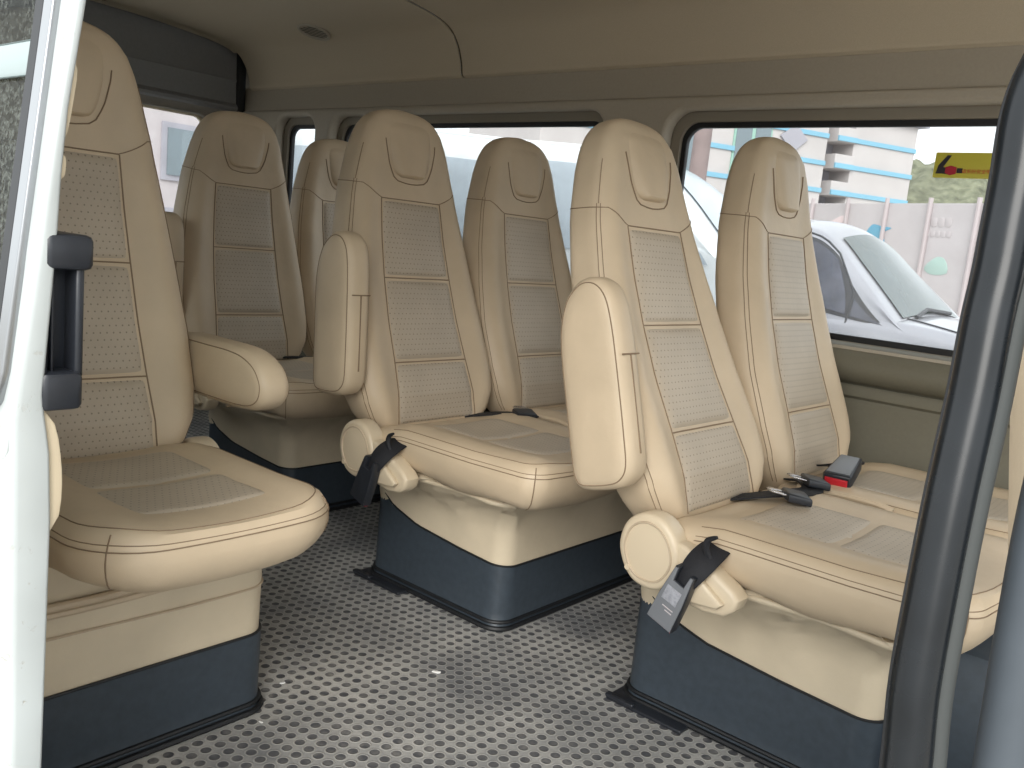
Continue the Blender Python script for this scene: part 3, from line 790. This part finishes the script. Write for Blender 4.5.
for z in list(np.linspace(-.25, .58, 8)):
    L.append([(x, y-DO.y, z-DO.z) for x, y in rrect(-1.12, -.012, yi(z)-.004, yi(z)+.0035, .002, 2, 2)])
part('inner_trim', loft(L), 'door_trim', dr)
def lump(name, z0, z1, w, x0=-.05):
    L = []
    for k in np.linspace(0, 1, 9):
        z = z0+(z1-z0)*k; e = w*math.sqrt(max(.02, 1-(2*k-1)**4))
        L.append([(x, y-DO.y, z-DO.z) for x, y in rrect(x0, -.006, yi(z)-.006, yi(z)+e, .003, 2, 2)])
    part(name, loft(L), 'door_trim', dr)
lump('door_trim_edge', .575, .705, .013); lump('door_bumper', .93, .956, .006); lump('door_trim_edge', .965, 1.045, .006)
def hbx(x0, x1, a0, a1, z0, z1, b=.004):
    v, f = box(x0, x1, a0, a1, z0-DO.z, z1-DO.z, b)
    return [(x, y-DO.y, z) for x, y, z in v], f
hd_ = part('door_handle', merge(hbx(-.085, .002, .352, .3935, .703, .742, .006), hbx(-.085, .002, .354, .402, .844, .879, .006), hbx(-.085, -.030, .352, .390, .735, .850, .002)), 'black_plastic', dr)
part('handle_grip', merge(hbx(-.040, -.004, .386, .395, .735, .850, .003), hbx(-.02, -.012, .366, .369, .738, .848, .001), hbx(-.030, -.002, .352, .359, .735, .85, .002)), 'black_plastic', hd_)
dsh(part('pane_reflection', box(-1.03, -.06, -.003, .001, 1.030-DO.z, 1.066-DO.z, .004), 'reflection_grey', dr))  # pale bar added on the pane, stands in for a band reflected in the glass

# ------------------------------------------------------------------ outside
GZ = -.65
part('ground', box(-90, 60, -40, 160, GZ-.1, GZ), 'asphalt', kind='structure')
def wheel(root, x, y, r=.33):
    part('wheel', tube([(x, y-.1, r), (x, y+.1, r)], r, 28), 'tyre', root)
def quad_panel(c, th=.012, sub=1):
    """thin curved panel from 4 corners, pushed out along its normal"""
    a, b, d, e = (Vector(q) for q in c)
    n = (b-a).cross(e-a).normalized()
    V = [a, b, d, e]; W = [p+n*th for p in V]
    return [tuple(p) for p in V+W], [(3, 2, 1, 0), (4, 5, 6, 7), (0, 1, 5, 4), (1, 2, 6, 5), (2, 3, 7, 6), (3, 0, 4, 7)]
def rounded(vf_loops):
    return loft(vf_loops)
def cr4(a, b, c, d, t): return .5*((2*b)+(c-a)*t+(2*a-5*b+4*c-d)*t*t+(3*b-a-3*c+d)*t**3)
class Shell:
    """smooth skin through a list of cross-sections; panels are cut from the same skin"""
    def __init__(s, secs): s.P = [[Vector(p) for p in q] for q in secs]; s.n = len(secs); s.m = len(secs[0])
    def at(s, u, v):
        u = min(max(u, 0), s.n-1-1e-6); v = min(max(v, 0), s.m-1-1e-6)
        i, j = int(u), int(v); fu, fv = u-i, v-j
        g = lambda a, b: s.P[min(max(a, 0), s.n-1)][min(max(b, 0), s.m-1)]
        rows = [cr4(*(g(i+k, j+q) for q in (-1, 0, 1, 2)), fv) for k in (-1, 0, 1, 2)]
        return cr4(*rows, fu)
    def off(s, u, v, d):
        e = .02; p = s.at(u, v)
        n = (s.at(u+e, v)-s.at(u-e, v)).cross(s.at(u, v+e)-s.at(u, v-e))
        n = n.normalized() if n.length > 1e-9 else Vector((0, 0, 1))
        c = s.P[min(int(u+.5), s.n-1)]; mid = sum(c, Vector())/len(c)
        if n.dot(p-mid) < 0: n = -n
        return p+n*d
    def body(s, ku=5, kv=4):
        L = [[s.at(a/ku, b/kv) for b in range((s.m-1)*kv+1)] for a in range((s.n-1)*ku+1)]
        return loft(L)
    def panel(s, u0, u1, v0, v1, d=.006, nu=16, nv=8):
        """u0/u1 may be functions of the height fraction across the panel"""
        f = lambda q, b: q(b) if callable(q) else q
        def fn(a, b): v = v0+(v1-v0)*b; return s.off(f(u0, b)+(f(u1, b)-f(u0, b))*a, v, d)
        A = grid(fn, nu, nv); B = grid(lambda a, b: fn(a, b) if False else s.off(f(u0, b)+(f(u1, b)-f(u0, b))*a, v0+(v1-v0)*b, -.004), nu, nv)
        return merge(A, (B[0], [q[::-1] for q in B[1]]))
    def line(s, uv, r, d=.002): return tube([s.off(u, v, d) for u, v in uv], r, 6)
# silver car parked alongside
cr = thing('parked_car', 'silver car parked outside the front side window, windscreen showing', 'car', (-1.65, 5.8, GZ))
def C(x, y, z): return (x+1.5, y-5.8, z-GZ+.045*min(1, max(0, z-GZ)))
yn, yf = 5.08, 6.58
bel = .64; ym = (yn+yf)/2
def sec(x, zt_, in_, cap=.03):
    zb = GZ+.24; a = [(yn+in_+.06, zb), (yn+in_+.0, zb+.12), (yn+in_-.02, zb+.45), (yn+in_, zt_-.16), (yn+in_+.03, zt_-.03), (yn+in_+.14, zt_)]
    return [C(x, y, z) for y, z in a]+[C(x, ym, zt_+cap)]+[C(x, yn+yf-y, z) for y, z in reversed(a)]
low_ = Shell([sec(*q) for q in ((-4.25, .20, .14), (-4.2, .45, .07), (-3.9, .60, .03), (-3.2, bel-.01, .0), (-2.4, bel, .0), (-1.8, bel, 0), (-1.45, bel, .0), (-1.15, .615, .01), (-.75, .55, .03), (-.4, .45, .07), (-.2, .30, .13), (-.16, .05, .18))])
part('car_body', low_.body(), 'car_silver', cr)
def gsec(x, z, in_, arch):
    b = bel-.06; a = [(yn+.02, b), (yn+.03+in_*.10, b+(z-b)*.25), (yn+.02+in_*.5, b+(z-b)*.62), (yn+in_, b+(z-b)*.93), (yn+in_+.10, z+.008)]
    return [C(x, y, q) for y, q in a]+[C(x, ym, z+arch)]+[C(x, yn+yf-y, q) for y, q in reversed(a)]
GS = ((-4.05, .68, .05, .03), (-3.9, .92, .14, .04), (-3.55, 1.08, .19, .05), (-2.9, 1.14, .21, .06), (-2.35, 1.145, .21, .06), (-2.08, 1.13, .20, .06), (-1.93, 1.07, .18, .06), (-1.74, .90, .13, .06), (-1.56, .735, .07, .055), (-1.44, .625, .03, .04), (-1.34, .56, .02, .03))
cab = Shell([gsec(*q) for q in GS])
part('car_cabin', cab.body(), 'car_silver', cr)
part('windscreen', cab.panel(8.85, 6.06, 4.12, 5.88, .008, 14, 14), 'car_glass', cr)
part('side_window_frame', cab.panel(2.9, lambda b: 8.75-2.35*b**1.15, .62, 2.86, .004), 'car_black', cr)
part('side_window', cab.panel(3.0, lambda b: 7.05-.62*b**2, .80, 2.70, .009), 'car_side_glass', cr)
part('quarter_window', cab.panel(7.22, lambda b: 8.45-1.22*b, .80, 1.75, .009), 'car_side_glass', cr)
part('door_gap', cab.line([(7.13, v) for v in np.linspace(.2, 2.0, 9)]+[(7.13-.75*k**1.3, 2.0+1.02*k) for k in np.linspace(.1, 1, 8)]+[(6.3-.4*k, 3.04) for k in range(1, 8)], .006), 'car_black', cr)
part('hood_gap', low_.line([(6.0+.1*k, 5.25-.03*k) for k in range(0, 30)], .006), 'car_black', cr)
part('windscreen_wiper', tube([cab.off(9.0, 4.4, .02), cab.off(8.72, 4.8, .02), cab.off(8.82, 5.5, .02)], .012, 6), 'car_black', cr)
for x in (-3.45, -.85):
    for y in (yn+.11, yf-.11): wheel(cr, x+1.5, y-5.8)
# white van alongside
vr = thing('parked_van', 'white van parked outside the middle side window', 'van', (-4.2, 4.0, GZ))
y0, y1 = 3.40, 4.80; ym2 = (y0+y1)/2
def V_(x, y, z):
    a = R(14); dx, dy = x+1.58, y-3.40
    return (-1.77+dx*math.cos(a)-dy*math.sin(a)+4.2, 3.40+dx*math.sin(a)+dy*math.cos(a)-4.0, z-GZ)
def vsec(x, zt_, in_, cap=.03):
    zb = GZ+.26; zm = min(.86, zt_-.06); i2 = in_+max(0, zt_-zm)*.13
    a = [(y0+in_+.06, zb), (y0+in_, zb+.12), (y0+in_, zb+.5), (y0+in_+.005, zm), (y0+in_+(i2-in_)*.5, (zm+zt_)/2), (y0+i2, zt_-.05), (y0+i2+.13, zt_)]
    return [V_(x, y, z) for y, z in a]+[V_(x, ym2, zt_+cap)]+[V_(x, y0+y1-y, z) for y, z in reversed(a)]
VS = ((-4.5, 1.1, .10), (-4.45, 1.36, .05), (-4.2, 1.42, .0), (-3.7, 1.43, 0), (-3.2, 1.42, 0), (-2.7, 1.39, 0), (-2.3, 1.375, .01), (-2.06, 1.33, .015), (-1.88, 1.22, .03), (-1.70, 1.04, .04), (-1.57, .885, .05), (-1.49, .78, .09), (-1.42, .62, .16), (-1.40, .2, .2))
van = Shell([vsec(*q) for q in VS])
part('van_body', van.body(), 'van_white', vr)
part('windscreen', van.panel(10.0, 7.25, 6.1, 7.9, .008, 14, 12), 'van_glass', vr)
part('cab_window', van.panel(5.15, lambda b: 9.2-1.9*b, 3.1, 4.75, .006), 'van_glass', vr)
part('side_window', van.panel(3.35, 4.75, 3.1, 4.6, .006), 'van_glass', vr)
part('side_window', van.panel(1.9, 3.2, 3.1, 4.6, .006), 'van_glass', vr)
part('roof_gutter', van.line([(u, 5.55) for u in np.linspace(1.6, 7, 20)], .012), 'van_white', vr)
for x in (-4.0, -1.95):
    for y in (y0+.14, y1-.14): q = V_(x, y, 0); wheel(vr, q[0], q[1], .33)

# white hoarding wall with posts
def ray_at(az_deg, el, dist):
    a = R(az_deg); return (-math.sin(a)*dist, math.cos(a)*dist, .915+el*dist)
fn_ = thing('boundary_wall', 'white hoarding wall with posts and faint murals behind the parked car', 'wall', (-8, 22, GZ))
def fz(x): return 0
# runs across the view; nearer on the right
fa, fb = Vector((-17.5, 27.6, 0)), Vector((-3.2, 20.6, 0))
fd = (fb-fa).normalized(); fnrm = Vector((fd.y, -fd.x, 0))
FO = Vector((-8, 22, GZ))
def fpt(s, h, o=0.): p = fa+fd*s+fnrm*o; return tuple(Vector((p.x, p.y, GZ+h))-FO)
FL = (fb-fa).length; FH = 3.38
part('wall_panel', pillow([(0, 0), (FL, 0), (FL, FH), (0, FH)], .08, .005, lambda a, b, h: fpt(a, b, -h)), 'fence_white', fn_, smooth=False)
sp_ = 1.32; k = 0
s = .3
while s < FL:
    part('post', tube([fpt(s, 0, .05), fpt(s, FH+.12, .05)], .055, 8), 'fence_post', fn_); s += sp_
def mural(name, poly, mat): part(name, pillow(sm2(poly, 3), .01, .002, lambda a, b, h: fpt(a, b, .012-h)), mat, fn_)
def s_at(az): # parameter where azimuth ray meets the wall
    a = R(az); d = Vector((-math.sin(a), math.cos(a), 0))
    m = np.array([[d.x, -fd.x], [d.y, -fd.y]]); t, s_ = np.linalg.solve(m, np.array([fa.x, fa.y])); return float(s_)
sb = s_at(19.2)
mural('bird_mural', [(sb-.35, 2.55), (sb-.15, 2.85), (sb+.15, 2.82), (sb+.5, 2.78), (sb+.22, 2.65), (sb+.34, 2.45), (sb+.05, 2.38), (sb-.1, 2.2), (sb-.22, 2.4)], 'mural_blue')
sc_ = s_at(21.6)
mural('ribbon_mural', [(sc_-.4, 2.75), (sc_+.1, 3.0), (sc_+.35, 3.05), (sc_+.25, 2.75), (sc_-.1, 2.62)], 'mural_pink')
sd = s_at(15.9)
for q in range(5):
    mural('faint_lettering', [(sd-.32+.15*q, 2.62), (sd-.22+.15*q, 2.62), (sd-.22+.15*q, 2.74), (sd-.32+.15*q, 2.74)], 'mural_grey')
for q in range(3):
    mural('faint_lettering', [(sd-.2+.2*q, 2.86), (sd-.06+.2*q, 2.86), (sd-.06+.2*q, 3.04), (sd-.2+.2*q, 3.04)], 'mural_grey')
mural('plant_mural', [(sd-.2, 1.9), (sd+.1, 2.15), (sd+.35, 2.1), (sd+.45, 1.8), (sd, 1.75)], 'mural_green')
# building with blue bands
bd = thing('apartment_building', 'white building with blue bands and a grey balcony bay', 'building', (-18, 45, GZ))
BA = R(25.5); bdir = Vector((math.sin(BA), math.cos(BA), 0)); 
bp0 = Vector(ray_at(17.8, 0, 47)); bp0.z = 0          # right-hand far corner
bn = Vector((bdir.y, -bdir.x, 0))                     # outward normal, towards the van
BO = Vector((-18, 45, GZ))
def bs(az):
    a = R(az); d = Vector((-math.sin(a), math.cos(a), 0))
    m = np.array([[d.x, -bdir.x], [d.y, -bdir.y]]); t, s_ = np.linalg.solve(m, np.array([bp0.x, bp0.y])); return float(s_), float(t)
def bpt(s_, z, o=0.): p = bp0+bdir*s_+bn*o; return tuple(Vector((p.x, p.y, z))-BO)
s22 = bs(21.15)[0]; s23 = bs(22.65)[0]; sL = bs(40)[0]
ztop = .915+.1511*47
zb2 = lambda az, el: .915+el*bs(az)[1]
part('wall', pillow([(s22, GZ), (0, GZ), (0, ztop), (s22, ztop)], 8., .02, lambda a, b, h: bpt(a, b, -h)), 'bld_white', bd, smooth=False)
part('wall', pillow([(sL, GZ), (s23, GZ), (s23, ztop+3.5), (sL, ztop+3.5)], 8., .02, lambda a, b, h: bpt(a, b, -h)), 'bld_white', bd, smooth=False)
part('stair_bay', pillow([(s23, GZ), (s22, GZ), (s22, ztop+.4), (s23, ztop+.4)], 4., .02, lambda a, b, h: bpt(a, b, -1.3-h)), 'bld_grey', bd, smooth=False)
part('roof_slab', pillow([(s22-.3, ztop), (.35, ztop), (.35, ztop+.22), (s22-.3, ztop+.22)], 8.5, .02, lambda a, b, h: bpt(a, b, .35-h)), 'bld_grey', bd, smooth=False)
h1 = zb2(17.77, .1256); h2 = zb2(17.7, .1); fl = h1-h2
for j in range(-4, 2):
    z = h2+fl*j
    part('blue_band', pillow([(s22, z), (.0, z), (.0, z+.2), (s22, z+.2)], .1, .005, lambda a, b, h: bpt(a, b, .08-h)), 'bld_blue', bd, smooth=False)
    part('blue_band', pillow([(sL, z), (s23, z), (s23, z+.2), (sL, z+.2)], .1, .005, lambda a, b, h: bpt(a, b, .08-h)), 'bld_blue', bd, smooth=False)
    w_ = s22-s23
    bl = part('balcony', pillow([(s23+.3*w_, z-.05), (s22+w_*.02, z-.05), (s22+w_*.02, z+fl*.5), (s23+w_*.3, z+fl*.5)], 1.2, .02, lambda a, b, h: bpt(a, b, .12-h)), 'bld_white', bd, smooth=False)
    part('blue_band', pillow([(s23+.3*w_, z-.02), (s22+w_*.02, z-.02), (s22+w_*.02, z+.2), (s23+w_*.3, z+.2)], .1, .005, lambda a, b, h: bpt(a, b, .2-h)), 'bld_blue', bl, smooth=False)
    for az_ in (27.0, 30.9):
        a_, t_ = bs(az_)
        f = part('window', pillow([(a_-1.0, z+1.1), (a_+1.0, z+1.1), (a_+1.0, z+2.5), (a_-1.0, z+2.5)], .1, .01, lambda a, b, h: bpt(a, b, .06-h)), 'bld_green', bd, smooth=False)
        for q in (-.5, .5):
            part('pane', pillow([(a_+q-.4, z+1.2), (a_+q+.4, z+1.2), (a_+q+.4, z+2.4), (a_+q-.4, z+2.4)], .04, .005, lambda a, b, h: bpt(a, b, .09-h)), 'bld_pane', f, smooth=False)
a_, t_ = bs(24.64); z_ = zb2(24.64, .1348)
part('diamond_plate', pillow(ccw([(a_-.75, z_), (a_, z_-.62), (a_+.75, z_), (a_, z_+.62)]), .1, .01, lambda a, b, h: bpt(a, b, .12-h)), 'bld_grey', bd, smooth=False)
# hill behind
def hillf(u, v):
    x = -75+80*u; y = 95+60*v
    az = math.degrees(math.atan2(-x, 95))
    hgt = float(ip(x, [-75, -44, -39, -35, -31.5, -29, -27, -25, -20, 5], [8, 9.2, 10.0, 10.7, 11.1, 10.6, 9.2, 7.6, 5, 3.5]))
    r = min(1, v*4)**.5*max(.0, 1-max(0, v-.5)*1.6)
    n = .5*math.sin(x*.9+y*.3)+.35*math.sin(x*2.3+1)+.3*math.sin(y*.7+x*.2)
    return (x, y, GZ-.05+(hgt*1.36+n)*r)
part('hill', grid(hillf, 160, 40), 'hill', kind='structure')
# tree trunk with a leafy crown left of the building
tr = thing('street_tree', 'tree with a pinkish bare trunk seen beside the window post', 'tree', (-11.52, 20, GZ))
part('trunk', tube([(0, 0, 0), (.06, 0, 2.2), (-.02, .0, 3.6), (.0, 0, 5.4), (.1, 0, 7.2)], [.27, .24, .23, .22, .15], 12), 'trunk', tr)
V, Fc = [], []
rg = random.Random(7)
for k in range(900):
    a, b, c = (rg.gauss(0, 1) for _ in range(3)); l = math.sqrt(a*a+b*b+c*c); rr_ = rg.random()**.4
    p = Vector((a/l*rr_*2.6, b/l*rr_*2.6, 7.6+c/l*rr_*1.6)); u_ = Vector((rg.gauss(0, 1), rg.gauss(0, 1), rg.gauss(0, .5))).normalized()*.2; w_ = u_.orthogonal().normalized()*.1
    i = len(V); V += [p-u_, p+w_, p+u_, p-w_]; Fc.append((i, i+1, i+2, i+3))
link('crown', (lambda m: m)(mesh('crown', V, Fc, False)), 'leaf', tr)
# pale building seen through the rear window
rb = thing('grey_building', 'pale building block with grey windows seen through the rear window', 'building', (-16, 7, GZ))
part('wall', box(-4, 0, -6, 8, 0, 7), 'mural_grey', rb, smooth=False)
for iy in range(6):
    for iz in range(4):
        yy_ = -5+2.1*iy; zz_ = .5+1.55*iz
        w = part('window', box(-.05, .05, yy_, yy_+1.5, zz_, zz_+1.05), 'bld_grey', rb, smooth=False)
        part('pane', box(.05, .08, yy_+.1, yy_+.7, zz_+.1, zz_+.95), 'bld_pane', w, smooth=False)

# ------------------------------------------------------------------ light: overcast daylight
wd = D.worlds.new('overcast'); bpy.context.scene.world = wd; wd.use_nodes = True
nt = wd.node_tree; nt.nodes.clear()
wo = nt.nodes.new('ShaderNodeOutputWorld'); bg = nt.nodes.new('ShaderNodeBackground')
bg.inputs[0].default_value = (.93, .975, 1.0, 1); bg.inputs[1].default_value = 1.85
nt.links.new(bg.outputs[0], wo.inputs[0])
sl = D.lights.new('sun', 'SUN'); sl.energy = 3.0; sl.angle = R(38); sl.color = (1, .97, .92)
so = D.objects.new('sun', sl); COL.objects.link(so)
so.rotation_euler = Vector((-.49, .74, -.49)).to_track_quat('-Z', 'Y').to_euler()

# ------------------------------------------------------------------ camera
yaw, pit, rol, Fp = R(40.2), R(9.15), R(5.67), 885.
f = Vector((-math.sin(yaw)*math.cos(pit), math.cos(yaw)*math.cos(pit), -math.sin(pit)))
r = Vector((math.cos(yaw), math.sin(yaw), 0)); u = r.cross(f)
r2 = r*math.cos(rol)+u*math.sin(rol); u2 = -r*math.sin(rol)+u*math.cos(rol)
cam = D.cameras.new('camera'); cam.sensor_width = 36; cam.lens = Fp/1024*36; cam.clip_start = .02; cam.clip_end = 500
co = D.objects.new('camera', cam); COL.objects.link(co)
co.matrix_world = Matrix(((r2.x, u2.x, -f.x, 0), (r2.y, u2.y, -f.y, 0), (r2.z, u2.z, -f.z, .915), (0, 0, 0, 1)))
sc = bpy.context.scene; sc.camera = co
sc.view_settings.view_transform = 'Standard'; sc.view_settings.look = 'None'
sc.view_settings.gamma = 1; sc.view_settings.exposure = 0.18; sc.view_settings.use_curve_mapping = False
